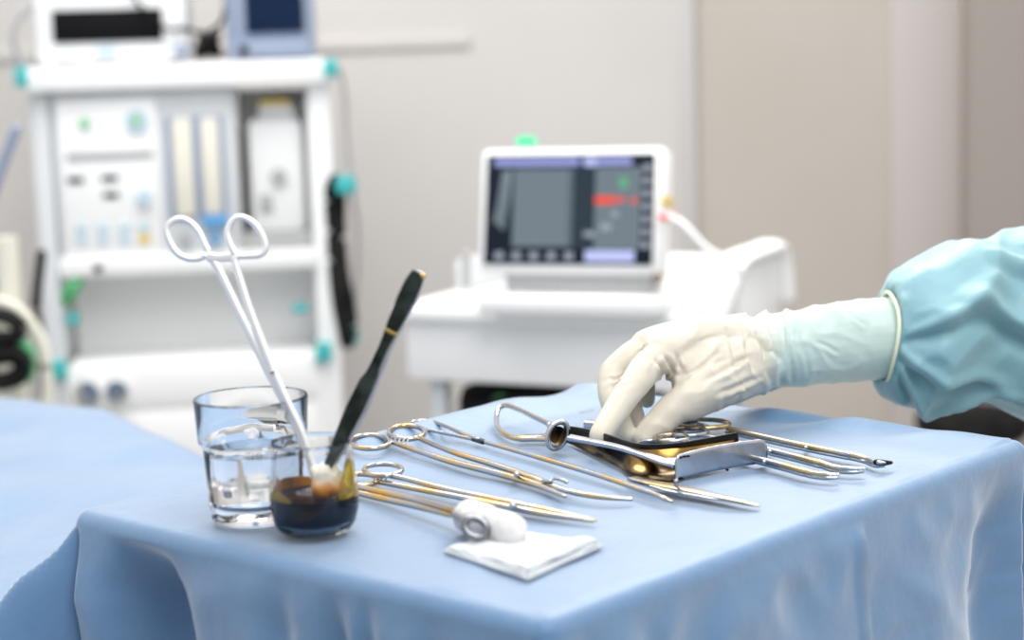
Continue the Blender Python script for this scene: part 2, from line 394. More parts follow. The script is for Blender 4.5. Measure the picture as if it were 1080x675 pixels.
# B: probe with a folded wire loop handle
a = empty('loop_probe', P(570, 485, 0), 'slender steel probe with folded wire loop handle, behind the hooked forceps', 'probe')
MB().tube([P(505, 464.5), P(470, 457), P(442, 451.5), P(433, 449, .0045), P(434, 445.5, .0045), P(448, 443.5, .005), P(462, 446.5, .006), P(485, 456, .006), P(505, 463.5, .005)], .0016, n=10).build('loop_handle', 'steel', a)
MB().tube([P(500, 463), P(510, 466)], .0027, .0022, n=12).build('collar', 'darkmetal', a)
MB().tube([P(508, 465.2), P(560, 480), P(624, 499), P(666, 513), P(690, 521), P(701, 526, .0035), P(709, 529, .002)], [.0017, .0019, .002, .0019, .0018, .0017, .0012], n=12).build('shaft', 'steel', a)

# C: straight ring forceps
a = empty('ring_forceps', P(500, 530, 0), 'straight closed steel ring forceps lying just right of the iodine jar', 'forceps', 'ring-handled forceps on the drape')
mb = MB().tube(ell(404, 495.5, 20, 6, .0095), .0019, closed=True, sub=2, n=10); mb.tube([P(408, 501, .009), P(430, 505.5, .008), P(478, 517.5, .0065), P(560, 534.5, .005), P(600, 543, .004), P(628, 549, .0025)], [.0018, .002, .0024, .0026, .0018, .0011], [.002, .002, .0022, .0022, .0016, .001])
mb.build('handle_arm', 'steel', a)
mb = MB().tube(ell(379, 506, 20, 6, .004), .0019, closed=True, sub=2, n=10); mb.tube([P(396, 507.5), P(420, 512), P(478, 523), P(560, 539.5), P(600, 546, .003), P(626, 550, .002)], [.0018, .002, .0024, .0026, .0018, .0011], [.002, .002, .0022, .0022, .0016, .001])
mb.build('handle_arm', 'steel', a)
mb = MB()
for k in range(3): mb.tube([P(398+4*k, 505+k, .006), P(400+4*k, 500.5+k, .0095)], .0009, n=6)
mb.build('ratchet', 'steel_plain', a)
MB().tube([P(541, 533.5, .003), P(541, 533.5, .0088)], .0026, n=14).build('pivot', 'steel_plain', a)

# D: sponge forceps with ring jaw, holding a cotton roll
a = empty('sponge_forceps', P(430, 530, 0), 'steel sponge forceps, painted with warm reflections, whose ring jaw grips the cotton roll', 'forceps')
MB().tube([P(366, 511, .006), P(400, 518.5, .007), P(440, 527.5, .009), P(476, 537.5, .012), P(490, 543, .013)], [.002, .0024, .0024, .0018, .0015]).build('handle_arm', 'gold', a)
MB().tube([P(366, 517, .004), P(400, 525, .004), P(440, 534, .006), P(474, 543, .009), P(490, 547, .011)], [.002, .0024, .0024, .0018, .0015]).build('handle_arm', 'gold', a)
def fork_ring(cx, cy, rx, ry, dz, tilt=.0):
    c = T(cx, cy, dz); s = c.y/FPX*1.01; r = CR; u = (CU+CF*.35).normalized()
    return [c+r*(rx*s*math.cos(2*math.pi*i/20)+tilt*ry*s*math.sin(2*math.pi*i/20))+u*ry*s*math.sin(2*math.pi*i/20) for i in range(20)]
fr_ = [q_+Vector((0, -.0075, .001)) for q_ in fork_ring(502, 555, 11.5, 10.5, .0125, -.25)]
mb = MB().tube(fr_, .0024, closed=True, sub=2, n=10, up=CF*-1); mb.tube([P(478, 542.5, .0125), P(486, 547, .015), P(492, 551, .0165)], .0024, .002)
mb.build('ring_jaw', 'steel_dark', a)
cdir = (P(548, 560, .012)-P(484, 538, .012)); cdir.z = 0
c0 = P(483, 543, .0115); R = []
for i in range(33):
    u = i/32; rr = .0112*(1-abs(2*u-1)**5)**.5*(1+.04*math.sin(u*9))
    ctr = c0+cdir*u*1.0+Vector((.001, .0065, .0)); ctr.z = ZT+.0108
    sd = cdir.cross(Vector((0, 0, 1))).normalized(); up = sd.cross(cdir).normalized()
    R.append([ctr+(sd*math.cos(t)+up*math.sin(t))*rr*(1+.07*noise.noise(Vector((u*7, math.cos(t)*1.6, math.sin(t)*1.6)))) for t in [2*math.pi*j/28 for j in range(28)]])
o = MB().rings(R).build('cotton_roll', 'cotton', angle=180); tag(o, 'white cotton roll clamped in the ring jaw of the sponge forceps', 'cotton')

# E: folded gauze pad
gp = [P(468, 582, 0), P(556, 612, 0), P(636, 577, 0), P(545, 566, 0)]
def quad(u, v): return gp[0].lerp(gp[1], u).lerp(gp[3].lerp(gp[2], u), v)
a = empty('gauze_pad', quad(.5, .5), 'folded white gauze pad at the front edge of the drape', 'gauze')
for k in range(3):
    top, bot = [], []
    nn = 30; lift = .0013*k
    G1 = []
    for i in range(nn+1):
        r1 = []
        for j in range(nn+1):
            u, v = i/nn, j/nn; q = quad(u*(1-.03*k)+.015*k+.012*noise.noise(Vector((v*3, k, 0))), v*(1-.04*k)+.02*k+.015*noise.noise(Vector((u*3, k, 7))))
            e = min(u, 1-u, v, 1-v); q.z = ZT+.0012+lift+.0016*min(1, e/.08)**.5+.0022*noise.noise(Vector((u*4, v*4, k*3)))*(k > 0)
            if k == 2: q.z += .003*math.exp(-((u-.9)/.1)**2)
            r1.append(q)
        G1.append(r1)
    bot = [[Vector((q.x, q.y, max(ZT-.0005, q.z-.0016))) for q in r] for r in G1]
    ring = lambda g: [g[i][0] for i in range(nn)]+[g[nn][j] for j in range(nn)]+[g[i][nn] for i in range(nn, 0, -1)]+[g[0][j] for j in range(nn, 0, -1)]
    mb = MB().grid(G1); mb.grid(bot); mb.rings([ring(G1), ring(bot)], caps=False); bmesh.ops.remove_doubles(mb.bm, verts=mb.bm.verts[:], dist=1e-6)
    mb.build('gauze_layer', 'cotton', a, angle=180)

# F: large retractor: wire loop handle, upright ring, flat bar, upright plate blade
a = empty('frame_retractor', P(650, 480, 0), 'large steel retractor with loop handle, upright ring and plain plate blade', 'retractor')
MB().tube([P(583, 449, .0175), P(565, 440.5, .0165), P(547, 432, .0155), P(534, 427.5, .014), P(526, 431, .011), P(523.5, 441, .0065), P(526, 452, .004), P(535, 459.5, .004), P(549, 463, .0045), P(566, 463, .006), P(583, 463.5, .008)], .0021, n=12).build('loop_handle', 'steel', a)
rc = T(588, 459, .0125); sc = rc.y/FPX*1.01
tl = (CU*.97+CR*.22).normalized(); tr = (CR*.93+CF*.35).normalized()
mb = MB().tube([rc+tr*math.cos(t)*11.2*sc+tl*math.sin(t)*14.5*sc for t in [2*math.pi*i/24 for i in range(24)]], .0022, .0040, closed=True, sub=2, n=12, up=CF*-1)
mb.build('ring', 'steel_plain', a)
mb = MB().lathe([(0, 0), (.0068, 0), (.0068, .001), (0, .0012)], rc+CF*.003, 28, axis=CF.cross(tl).cross(tl)*1.0 if False else (tr.cross(tl)))
mb.build('ring_disc', 'darkgold', a)
MB().tube([P(579, 448, .0175), P(582, 455, .013), P(582, 463, .0085)], [.002, .0026, .002], .0022).build('ring_yoke', 'steel_plain', a)
MB().tube([P(601, 461.5, .0135), P(625, 466, .0135), P(655, 472.5, .0135), P(682, 481, .0125), P(699, 487, .011), P(712, 489, .0105)], [.0032, .0025, .0025, .0029, .004, .006], [.0020, .0017, .0017, .0018, .0022, .003], box=True, n=16, up=(0, -.35, 1)).build('bar', 'steel_plain', a)
b0, b1 = T(713, 507.5, 0), T(809, 489, 0); d = (b1-b0); nrm = Vector((0, 0, 1)).cross(d).normalized()
G = []
for i in range(41):
    u = i/40; row = []
    ht = .0178+.0006*math.sin(u*3)
    lo = 0.0003
    if u > .93: k = (u-.93)/.07; ht -= .0065*(1-math.sqrt(max(0, 1-k*k))); lo += .003*(1-math.sqrt(max(0, 1-k*k)))
    if u < .05: k = 1-u/.05; ht -= .003*k*k; 
    for j in range(9): row.append(b0+d*u+nrm*(.004*math.sin(u*math.pi))+Vector((0, 0, .0006+lo+(ht-lo)*j/8)))
    G.append(row)
MB().grid(G).build('plate_blade', 'steel_plain', a, solid=.0016, angle=60)
MB().tube([T(713, 507, .001), T(713, 507, .017)], [.0014, .0014], [.0010, .0010], box=True, up=(0, 1, 0)).build('blade_corner', 'steel_plain', a)
for q, z in ((.05, .0163), (.09, .0165), (.13, .0163), (.03, .0013), (.06, .0012), (.55, .0012)):
    MB().blob(b0+d*q-nrm*.0004+Vector((0, 0, z)), .0011, (1.2, .9, .8), sub=2).build('chipped_edge', 'black', a)

# G: curved channel retractor beneath it
near = [(578, 462, .002), (600, 467, .002), (622, 478, .0015), (650, 491, .001), (668, 503, .0008), (705, 507, .0008), (724, 500, .002), (750, 493, .004)]
far = [(596, 451, .012), (612, 453, .013), (630, 457, .0145), (650, 463, .016), (673, 470, .017), (705, 470, .018), (740, 465, .019), (777, 458, .021)]
a = empty('channel_retractor', P(665, 490, 0), 'curved steel channel retractor, painted with dark and warm reflections, held in the gloved fingertips', 'retractor')
G = []
npt = []
def cat(pts, u):
    u = u*(len(pts)-1); i = min(int(u), len(pts)-2); f = u-i
    g = lambda q: Vector(pts[min(max(q, 0), len(pts)-1)])
    p0, p1, p2, p3 = g(i-1), g(i), g(i+1), g(i+2)
    return .5*((2*p1)+(p2-p0)*f+(2*p0-5*p1+4*p2-p3)*f*f+(3*p1-p0-3*p2+p3)*f*f*f)
for i in range(61):
    n_, f_ = cat(near, i/60), cat(far, i/60); A_ = T(*n_); B_ = T(*f_)
    B_ = B_.copy(); row = []
    for j in range(17):
        v = j/16; q = A_.lerp(B_, v); q.z = A_.z+(B_.z-A_.z)*(v**2.6); row.append(q)
    G.append(row)
MB().grid(G).build('channel_blade', 'darkgold', a, solid=.0014, angle=180)
rim = [G[i][16]-Vector((0, 0, .0042))+Vector((0, -.0012, 0)) for i in range(0, 61, 5)]
MB().tube(rim, .0013, .0060, box=True, n=12).build('rim', 'blackmetal', a)  # black strip stands in for the dark reflection along the channel edge
MB().tube([G[0][8]+Vector((-.028, .002, .0005)), G[0][8]+Vector((-.012, .001, .001)), G[1][8]+Vector((0, 0, .002))], [.0030, .0045, .006], .0014, box=True, n=12).build('handle', 'gold', a)

# H: pointed dissector in front of the plate
a = empty('tissue_forceps', P(735, 518, 0), 'closed steel tissue forceps with pointed tip, below the plate blade', 'forceps')
MB().tube([P(664, 504.5, .0045), P(672, 506, .005), P(700, 511.5, .006), P(730, 517, .006), P(760, 524, .005), P(785, 530, .003), P(801, 534, .0012)], [.0022, .0036, .0046, .0048, .0038, .002, .0006], [.0012, .001, .001, .001, .001, .001, .0005], box=True, n=14).build('arm', 'gold', a)
MB().tube([P(664, 505.5, .0035), P(672, 508.5, .003), P(700, 515, .0012), P(730, 521, .0012), P(760, 526, .0013), P(785, 531, .0013), P(801, 534, .0008)], [.0022, .0034, .0044, .0048, .0038, .002, .0006], [.0009]*6+[.0005], box=True, n=14).build('arm', 'steel_plain', a)

# I-K: three instruments behind the hand
def hemostat(label, hl, rod, tip, m, w=.0021, toothed=True):
    a = empty('hemostat', P(*rod[1], 0), label, 'forceps', 'hemostats behind the gloved hand')
    mb = MB().tube(hl[0], .0021, .0019, closed=True, sub=3, n=10); mb.tube([P(q[0], q[1], .0068) for q in rod], [w]*len(rod), [w*.9]*len(rod)); mb.build('handle_arm', m, a)
    mb = MB().tube(hl[1], .0021, .0019, closed=True, sub=3, n=10); mb.tube([P(q[0]-1, q[1]+3.6, .0032) for q in rod], [w]*len(rod), [w*.9]*len(rod)); mb.build('handle_arm', 'steel_plain', a)
    q = rod[-2]; mb = MB().tube([P(q[0], q[1]+2, .002), P(q[0], q[1]+2, .0076)], .0015, n=14); mb.build('pivot', 'steel_plain', a)
    MB().tube([P(rod[-1][0], rod[-1][1], .0065)]+[P(*t, .006) for t in tip], [w, w*.9, w*.55][:1]+[w*.8]*(len(tip)-1)+[w*.5], n=10).build('jaw', 'steel', a)
    MB().tube([P(rod[-1][0]-1, rod[-1][1]+3, .003)]+[P(t[0]-1, t[1]+3.6, .0022) for t in tip], [w]+[w*.8]*(len(tip)-1)+[w*.5], n=10).build('jaw', 'steel_plain', a)
    if toothed:
        mb = MB(); t = tip[-1]
        for k in range(3): mb.blob(P(t[0]-4*k, t[1]+.4, .0068), .0013, sub=2)
        mb.build('teeth', 'chrome', a)
    return a
a_gold = hemostat('steel hemostat, painted with warm reflections, farthest behind the hand, dark tip towards the rim', (ell(741, 447, 28, 4.5, .0065), ell(722, 451, 24, 4, .003)), [(768, 452), (800, 459), (850, 470), (895, 479)], [(912, 483), (924, 487.5), (933, 488)], 'gold', toothed=False)
MB().tube([P(924, 487.5, .006), P(932, 488.2, .005), P(940, 488, .004)], [.0022, .0022, .0012], n=12).build('jaw_tip', 'blackmetal', a_gold)
hemostat('steel hemostat in the middle of the three behind the plate blade', (ell(724, 455, 22, 4.5, .0065), ell(702, 460, 22, 4, .003)), [(745, 460), (775, 466), (812, 474), (866, 488)], [(882, 493), (898, 494.5), (911, 494)], 'steel')
hemostat('steel hemostat nearest the right end of the plate blade', (ell(708, 462, 18, 3.6, .0065), ell(690, 468, 18, 3.4, .003)), [(726, 466), (760, 474), (806, 485), (848, 496.5)], [(858, 499), (872, 500.5), (884, 500.5)], 'steel')
a = empty('steel_rule', P(640, 448, 0), 'flat narrow steel bar whose squared end shows behind the index finger', 'bar')
mb = MB().tube([P(619, 447, .004), P(650, 450, .004), P(686, 455, .004)], .0055, .0032, box=True, n=16, round_ends=False); mb.build('bar', 'steel_plain', a)

# ------------------------------------------------------------------ glasses
tc_ = T(271, 549, 0); tr_ = .0385
def tumbler():
    o = empty('glass_tumbler', tc_, 'clear glass tumbler of water standing behind the iodine jar', 'glass')
    k = tc_.y/FPX; H = .0825
    ro, rb = .0372, .0290
    pr = [(0, .0008), (rb-.003, .0008), (rb, .003), (rb+.0012, .012)]
    for i in range(1, 15):
        z = .012+(.050-.012)*i/14; pr.append((rb+.0012+(.0022*(i/14)), z))
    pr += [(.0335, .0515), (.0352, .0535), (.0356, .058), (ro-.0006, .075), (ro, H-.001), (ro-.0006, H), (ro-.0013, H), (ro-.0018, H-.001), (.0332, .058), (.0326, .053), (.0302, .049), (.0292, .030), (.0270, .015), (.0235, .0115), (0, .0105)]
    R = []
    n = 96
    for r, z in pr:
        ring = []
        for j in range(n):
            t = 2*math.pi*j/n; f = 1
            if .006 < z < .050 and r > .0292: f = 1+.030*abs(math.cos(4.5*t))**.7-.022
            ring.append(tc_+Vector((max(r, 1e-5)*f*math.cos(t), max(r, 1e-5)*f*math.sin(t), z+.0006)))
        R.append(ring)
    MB().rings(R).build('glass_body', 'glass', o, angle=30)
    return o
tumbler()
wt = MB().lathe([(0, .0108), (.0236, .0118), (.0272, .0154), (.0294, .030), (.0303, .0462), (.0303, .0468), (.0297, .0463), (0, .0463)], tc_+Vector((0, 0, .0006)), 64).build('water', 'water')
tag(wt, 'clear water filling the lower half of the tumbler', 'water')

jc = T(333, 562, 0)
jar = empty('iodine_jar', jc, 'small rounded clear jar holding dark iodine and a swab', 'jar')
jp = [(0, .0005), (.018, .0005), (.0225, .002), (.0262, .0075), (.0281, .016), (.0284, .024), (.0277, .034), (.0262, .045), (.0250, .053), (.0250, .0565), (.0258, .0585), (.0252, .0597), (.0240, .0597), (.0233, .058), (.0232, .053), (.0246, .044), (.0261, .034), (.0268, .024), (.0264, .016), (.0245, .009), (.0205, .0045), (0, .0035)]
MB().lathe(jp, jc+Vector((0, 0, .0006)), 72).build('glass_body', 'glass', jar, angle=60)
iod = MB().lathe([(0, .0037), (.0205, .0047), (.0246, .0092), (.0265, .0162), (.0269, .0235), (.0269, .0248), (.0262, .0240), (0, .0238)], jc+Vector((0, 0, .0006)), 72).build('iodine', 'iodine', angle=60)
tag(iod, 'dark blue-black iodine filling the bottom of the small jar', 'liquid')
# iodine film clinging to the inside wall above the level
def film(t0, t1, z0, z1, name, m='stain'):
    G = []
    for i in range(25):
        t = t0+(t1-t0)*i/24; row = []
        top = z0+(z1-z0)*math.sin(math.pi*i/24)**.6*(1+.25*noise.noise(Vector((t*3, 0, 0))))
        for j in range(7):
            z = z0+(top-z0)*j/6; r = np.interp(z, [.016, .024, .034, .044, .053], [.0262, .0266, .0259, .0244, .0230])
            row.append(jc+Vector((r*math.cos(t), r*math.sin(t), z+.0006)))
        G.append(row)
    return MB().grid(G).build(name, m, jar, solid=.0004, angle=180)
film(math.radians(80), math.radians(190), .024, .0325, 'iodine_film', 'stain_orange')
film(math.radians(190), math.radians(245), .024, .031, 'iodine_film')
film(math.radians(-50), math.radians(35), .024, .050, 'iodine_film')

# swab in the jar
sw = jc+Vector((.0095, -.005, .034))
o = MB().blob(sw, .0105, (1.0, .9, 1.25), .35, 120, 4, 3).build('cotton_swab', 'swab', angle=180)
n = M['swab'].node_tree.nodes; l = M['swab'].node_tree.links
t = n.new('ShaderNodeTexCoord'); sp = n.new('ShaderNodeSeparateXYZ'); mm = n.new('ShaderNodeMapRange'); mm.inputs['From Min'].default_value = sw.z-.0085; mm.inputs['From Max'].default_value = sw.z+.005
cr_ = n.new('ShaderNodeValToRGB'); cr_.color_ramp.elements[0].color = (.25, .03, .002, 1); cr_.color_ramp.elements[1].color = (.88, .84, .72, 1); e_ = cr_.color_ramp.elements.new(.45); e_.color = (.90, .34, .01, 1)
l.new(t.outputs['Object'], sp.inputs[0]); l.new(sp.outputs['Z'], mm.inputs['Value']); l.new(mm.outputs[0], cr_.inputs[0]); l.new(cr_.outputs[0], n['Principled BSDF'].inputs['Base Color'])
tag(o, 'wet cotton swab stained orange, inside the small iodine jar', 'swab')

# forceps standing in the jar
def WJ(px, py, dy): return W(px, py, jc.y+dy)
a = empty('sponge_forceps', WJ(335, 530, 0), 'bright steel ring forceps standing in the iodine jar', 'forceps')
DY = lambda py: .001+.045*(520-py)/290
def q(px, py, e=0): return WJ(px, py, DY(py)+e)
mb = MB()
rA = [(176, 240), (186, 231.5), (198, 233), (209, 244), (216, 258), (219, 266), (212, 272), (200, 273), (188, 268), (179, 255)]
mb.tube([q(*p) for p in rA], .0022, .0017, closed=True, n=12, up=CF*-1)
mb.tube([q(214, 269), q(222, 272), q(229, 281), q(241, 305), q(253, 330), q(278, 380), q(299, 422), q(312, 450), q(325, 483), q(334, 512)], [.0014, .0026, .0028, .0027, .0028, .0032, .0029, .0024, .0021, .0024], [.002]*8+[.0016, .0014], up=CF*-1, n=14)
mb.build('handle_arm', 'steel_bright', a)
mb = MB()
rB = [(240, 245), (245, 233), (255, 229), (267, 235), (276, 247), (280, 259), (276, 268), (263, 270), (250, 269), (243, 258)]
mb.tube([q(p[0], p[1], -.003) for p in rB], .0022, .0017, closed=True, n=12, up=CF*-1)
mb.tube([q(258, 270, -.003), q(250, 271, -.003), q(248, 277, -.003), q(255, 300, -.003), q(264, 328, -.003), q(283, 378, -.003), q(301, 419, -.003), q(317, 452, -.003), q(329, 486, -.003), q(338, 514, -.003)], [.0014, .0024, .0026, .0025, .0026, .0030, .0027, .0022, .0020, .0022], [.002]*8+[.0016, .0014], up=CF*-1, n=14)
mb.build('handle_arm', 'steel_bright', a)
MB().tube([q(220, 271, -.001), q(233, 272, -.001), q(250, 271, -.002)], [.0032, .0026, .0032], .0014, up=CF*-1, box=True).build('ratchet', 'steel_bright', a)
MB().tube([q(287, 392, -.0062), q(287, 392, .003)], .0016, n=14, up=(0, 0, 1)).build('pivot', 'steel_plain', a)

# dark thumb forceps standing in the jar
DY2 = lambda py: -.004-.03*(520-py)/230
def q2(px, py, e=0): return WJ(px, py, DY2(py)+e)
a = empty('thumb_forceps', q2(335, 520), 'black thumb forceps leaning to the right out of the iodine jar', 'forceps')
st_ = lambda y, e=0, o=0: q2(440-(y-290)*.468+o, y, e)
mb = MB().tube([st_(288), st_(298), st_(314), st_(332), st_(346), st_(354), st_(366), st_(386), st_(396), st_(404), st_(430), st_(462), st_(495), st_(522)], [.0040, .0054, .0056, .0050, .0042, .0036, .0030, .0030, .0036, .0050, .0054, .0044, .0026, .0012], [.0012]*14, up=CF*-1, n=16, box=True, sub=4)
mb.build('front_arm', 'darkmetal', a)
mb = MB().tube([st_(288, .003, 2), st_(314, .003, 3), st_(346, .004, 3), st_(370, .005, 4), st_(400, .007, 5.5), st_(430, .008, 6), st_(462, .007, 5), st_(495, .004, 3), st_(524, .001, 0)], [.0036, .0050, .0044, .0036, .0040, .0046, .0036, .0024, .001], [.001]*9, up=CF*-1, n=16, box=True)
mb.build('rear_arm', 'steel_plain', a)
MB().tube([q2(419, 353, -.0016), q2(413, 351, -.0016), q2(406, 347, -.0016)], .0011, .0004, up=CF*-1).build('brass_mark', 'brass', a)
MB().blob(q2(446, 291, -.001), .0018, sub=3).build('end_rivet', 'gold', a)

# ------------------------------------------------------------------ gloved hand and sleeve
per = empty('person', W(1010, 350, 1.50), 'arm in teal surgical gown and pale latex glove, hand picking up a retractor', 'person')
def capsule(bm_, pts, rs):
    bm_.tube(pts, rs, n=20, sub=5)
Hn = MB()
wr = W(797, 373, 1.470)
# forearm inside glove
Hn.tube([W(944, 356, 1.505), W(900, 360, 1.50), W(850, 366, 1.485), W(815, 371, 1.475), W(797, 373, 1.470), W(775, 376, 1.463)], [.0345, .0335, .0315, .0295, .0283, .0270], [.0350, .0345, .032, .0305, .0300, .0290], n=32)
mcps = {'i': (696, 371, 1.402), 'm': (683, 366, 1.425), 'r': (688, 363, 1.447), 'p': (704, 366, 1.466)}
for kx, rr in (('i', .0150), ('m', .0150), ('r', .0140), ('p', .0130)):
    mpt = W(*mcps[kx]); off = {'i': (-.0, .0), 'm': (.004, .010), 'r': (.006, .018), 'p': (.006, .026)}[kx]
    Hn.tube([W(795, 372, 1.470)+Vector((0, (off[1]-.014)*.8, .004)), (W(795, 368, 1.470)+mpt)/2+Vector((0, 0, .006)), mpt], [.024, .0195, rr], n=20)
# palm filler
Hn.tube([W(790, 385, 1.458), W(755, 380, 1.445), W(722, 376, 1.435)], [.026, .024, .018], [.024, .023, .017], n=20)
# index finger
Hn.tube([W(704, 372, 1.405), W(686, 384, 1.390), W(666, 409, 1.366), W(648, 436, 1.345), W(633, 460, 1.327)], [.0150, .0132, .0114, .0104, .0088], n=20)
# middle finger
Hn.tube([W(685, 368, 1.425), W(666, 377, 1.418), W(649, 391, 1.412), W(645, 402, 1.405), W(645, 422, 1.392), W(654, 444, 1.378), W(661, 459, 1.368)], [.0140, .0125, .0114, .0112, .0098, .0088, .0074], n=20)
# ring finger
Hn.tube([W(690, 366, 1.447), W(668, 380, 1.442), W(655, 396, 1.436), W(660, 416, 1.422), W(669, 438, 1.405), W(673, 452, 1.395)], [.0130, .0115, .0105, .0095, .0082, .0066], n=20)
# little finger
Hn.tube([W(706, 368, 1.466), W(690, 380, 1.462), W(680, 396, 1.455), W(681, 410, 1.444), W(682, 423, 1.434)], [.0120, .0105, .0090, .0080, .0062], n=20)
# thumb
Hn.tube([W(796, 386, 1.455), W(768, 396, 1.428), W(748, 407, 1.402), W(729, 420, 1.385), W(708, 434, 1.376), W(692, 449, 1.370), W(680, 462, 1.364)], [.024, .0235, .0200, .0158, .0125, .0116, .0092], n=20)
# web and the muscle between thumb and index
Hn.tube([W(775, 382, 1.440), W(748, 386, 1.418), W(724, 388, 1.405), W(710, 382, 1.403)], [.0245, .0215, .0160, .0125], n=20)
Hn.tube([W(760, 392, 1.430), W(735, 401, 1.402), W(722, 404, 1.396)], [.020, .0165, .0110], n=20)
bmesh.ops.recalc_face_normals(Hn.bm, faces=Hn.bm.faces[:])
me = bpy.data.meshes.new('glove'); Hn.bm.to_mesh(me); Hn.bm.free()
tmp = bpy.data.objects.new('tmp', me); C.objects.link(tmp)
md = tmp.modifiers.new('r', 'REMESH'); md.mode = 'VOXEL'; md.voxel_size = .0013
md = tmp.modifiers.new('s', 'SMOOTH'); md.factor = .6; md.iterations = 6
dg = bpy.context.evaluated_depsgraph_get(); dg.update()
me2 = bpy.data.meshes.new_from_object(tmp.evaluated_get(dg)); bpy.data.objects.remove(tmp)
nv = len(me2.vertices); co = np.empty(nv*3); me2.vertices.foreach_get('co', co); co = co.reshape(-1, 3)
no = np.empty(nv*3); me2.vertices.foreach_get('normal', no); no = no.reshape(-1, 3)
def proj(c):
    d = c-np.array([0, 0, ZC]); z = d@np.array(CF); return 540+FPX*(d@np.array(CR))/z, 337.5-FPX*(d@np.array(CU))/z
PX, PY = proj(co)
disp = np.zeros(nv)
GRV = [(798, 348, 812, 404, 2.6, .0030), (784, 352, 794, 398, 2.4, .0024), (812, 342, 824, 405, 2.4, .0026), (829, 338, 836, 402, 2.2, .0018), (768, 356, 778, 388, 2.4, .0016),
       (742, 404, 788, 376, 2.6, .0022), (754, 416, 800, 398, 2.4, .0020), (724, 400, 758, 372, 2.6, .0018), (735, 360, 762, 352, 2.2, .0012), (700, 374, 711, 394, 2.0, .0024),
       (691, 380, 700, 397, 1.8, .0020), (712, 372, 719, 392, 2.2, .0018), (642, 398, 652, 403, 1.6, .0007), (672, 372, 684, 364, 1.8, .0010), (845, 352, 852, 396, 2.2, .0012), (860, 360, 885, 372, 2.2, .0012), (893, 330, 915, 345, 2.0, .0010)]
for i in range(nv):
    x, y, z = co[i]; px, py = PX[i], PY[i]
    v = Vector((x, y, z))
    # wrist folds running round the arm
    wgt = math.exp(-((px-798)/32)**2)
    wb = math.exp(-((px-840)/75)**2)*.6
    s = v.x*95+v.z*26+1.3*noise.noise(v*30)
    ridge = (1-abs(math.sin(s*1.55+2.2*noise.noise(v*26))))**2.2
    f = .5+.9*noise.noise(Vector((x*14, y*34, z*34)))
    disp[i] += .0044*ridge*max(0, f)*wgt + .0020*ridge*max(0, f)*wb
    # long folds on the back of the hand
    hb = math.exp(-((px-745)/42)**2)
    r2 = (1-abs(noise.noise(Vector((x*34+z*30, y*20, z*44-x*14)))) * 2)
    disp[i] += .0030*max(0, r2-.35)*hb
    # small wrinkles at the web between index and thumb
    wb2 = math.exp(-((px-703)/14)**2-((py-394)/13)**2)
    disp[i] += .0016*math.sin(px*.55+py*.2+3*noise.noise(v*60))*wb2
    wb3 = math.exp(-((px-652)/12)**2-((py-402)/8)**2)
    disp[i] += .0007*math.sin(py*.8+px*.3+4*noise.noise(v*50))*wb3
    for gx0, gy0, gx1, gy1, gw, gd in GRV:
        if min(gx0, gx1)-12 < px < max(gx0, gx1)+12 and min(gy0, gy1)-12 < py < max(gy0, gy1)+12:
            ln = math.hypot(gx1-gx0, gy1-gy0); tx, ty = (gx1-gx0)/ln, (gy1-gy0)/ln
            al = ((px-gx0)*tx+(py-gy0)*ty)/ln; ac = (px-gx0)*-ty+(py-gy0)*tx+2.2*noise.noise(v*60)
            if -.15 < al < 1.15:
                en = max(0, 1-(2*al-1)**2*.76)
                disp[i] += gd*en*(-math.exp(-(ac/gw)**2)+.9*math.exp(-((ac-gw*2.1)/(gw*1.3))**2)+.35*math.exp(-((ac+gw*2.1)/(gw*1.3))**2))
    cw = math.exp(-((px-872)/42)**2)
    disp[i] += cw*(.0022*max(0, .55-2.2*abs(noise.noise(Vector((x*42+z*22, y*16, z*30)))))+.0012*noise.noise(v*34))
    disp[i] += .0006*noise.noise(v*70)
co += no*disp[:, None]
co -= np.array(per.matrix_world.translation)
me2.vertices.foreach_set('co', co.reshape(-1)); me2.update()
# glove is pale cream over the hand, greenish where it covers the gown cuff
gm = M['glove']; n = gm.node_tree.nodes; l = gm.node_tree.links
t = n.new('ShaderNodeTexCoord'); sp = n.new('ShaderNodeSeparateXYZ'); nz = n.new('ShaderNodeTexNoise'); nz.inputs['Scale'].default_value = 22
ad = n.new('ShaderNodeMath'); ad.operation = 'MULTIPLY_ADD'; ad.inputs[1].default_value = .07
l.new(t.outputs['Object'], sp.inputs[0]); l.new(t.outputs['Object'], nz.inputs['Vector']); l.new(nz.outputs[0], ad.inputs[0]); l.new(sp.outputs['X'], ad.inputs[2])
mr2 = n.new('ShaderNodeMapRange'); x0 = W(790, 370, 1.47).x-per.location.x+.035; mr2.inputs['From Min'].default_value = x0; mr2.inputs['From Max'].default_value = x0+.035
rp = n.new('ShaderNodeValToRGB'); rp.color_ramp.elements[0].color = (.66, .61, .51, 1); rp.color_ramp.elements[1].color = (.53, .66, .61, 1)
l.new(ad.outputs[0], mr2.inputs['Value']); l.new(mr2.outputs[0], rp.inputs[0]); l.new(rp.outputs[0], n['Principled BSDF'].inputs['Base Color'])
me2.materials.clear(); me2.materials.append(gm); me2.polygons.foreach_set('use_smooth', [True]*len(me2.polygons))
go = bpy.data.objects.new('glove', me2); C.objects.link(go); go.parent = per
go['label'] = 'pale cream latex glove, greenish over the gown cuff'

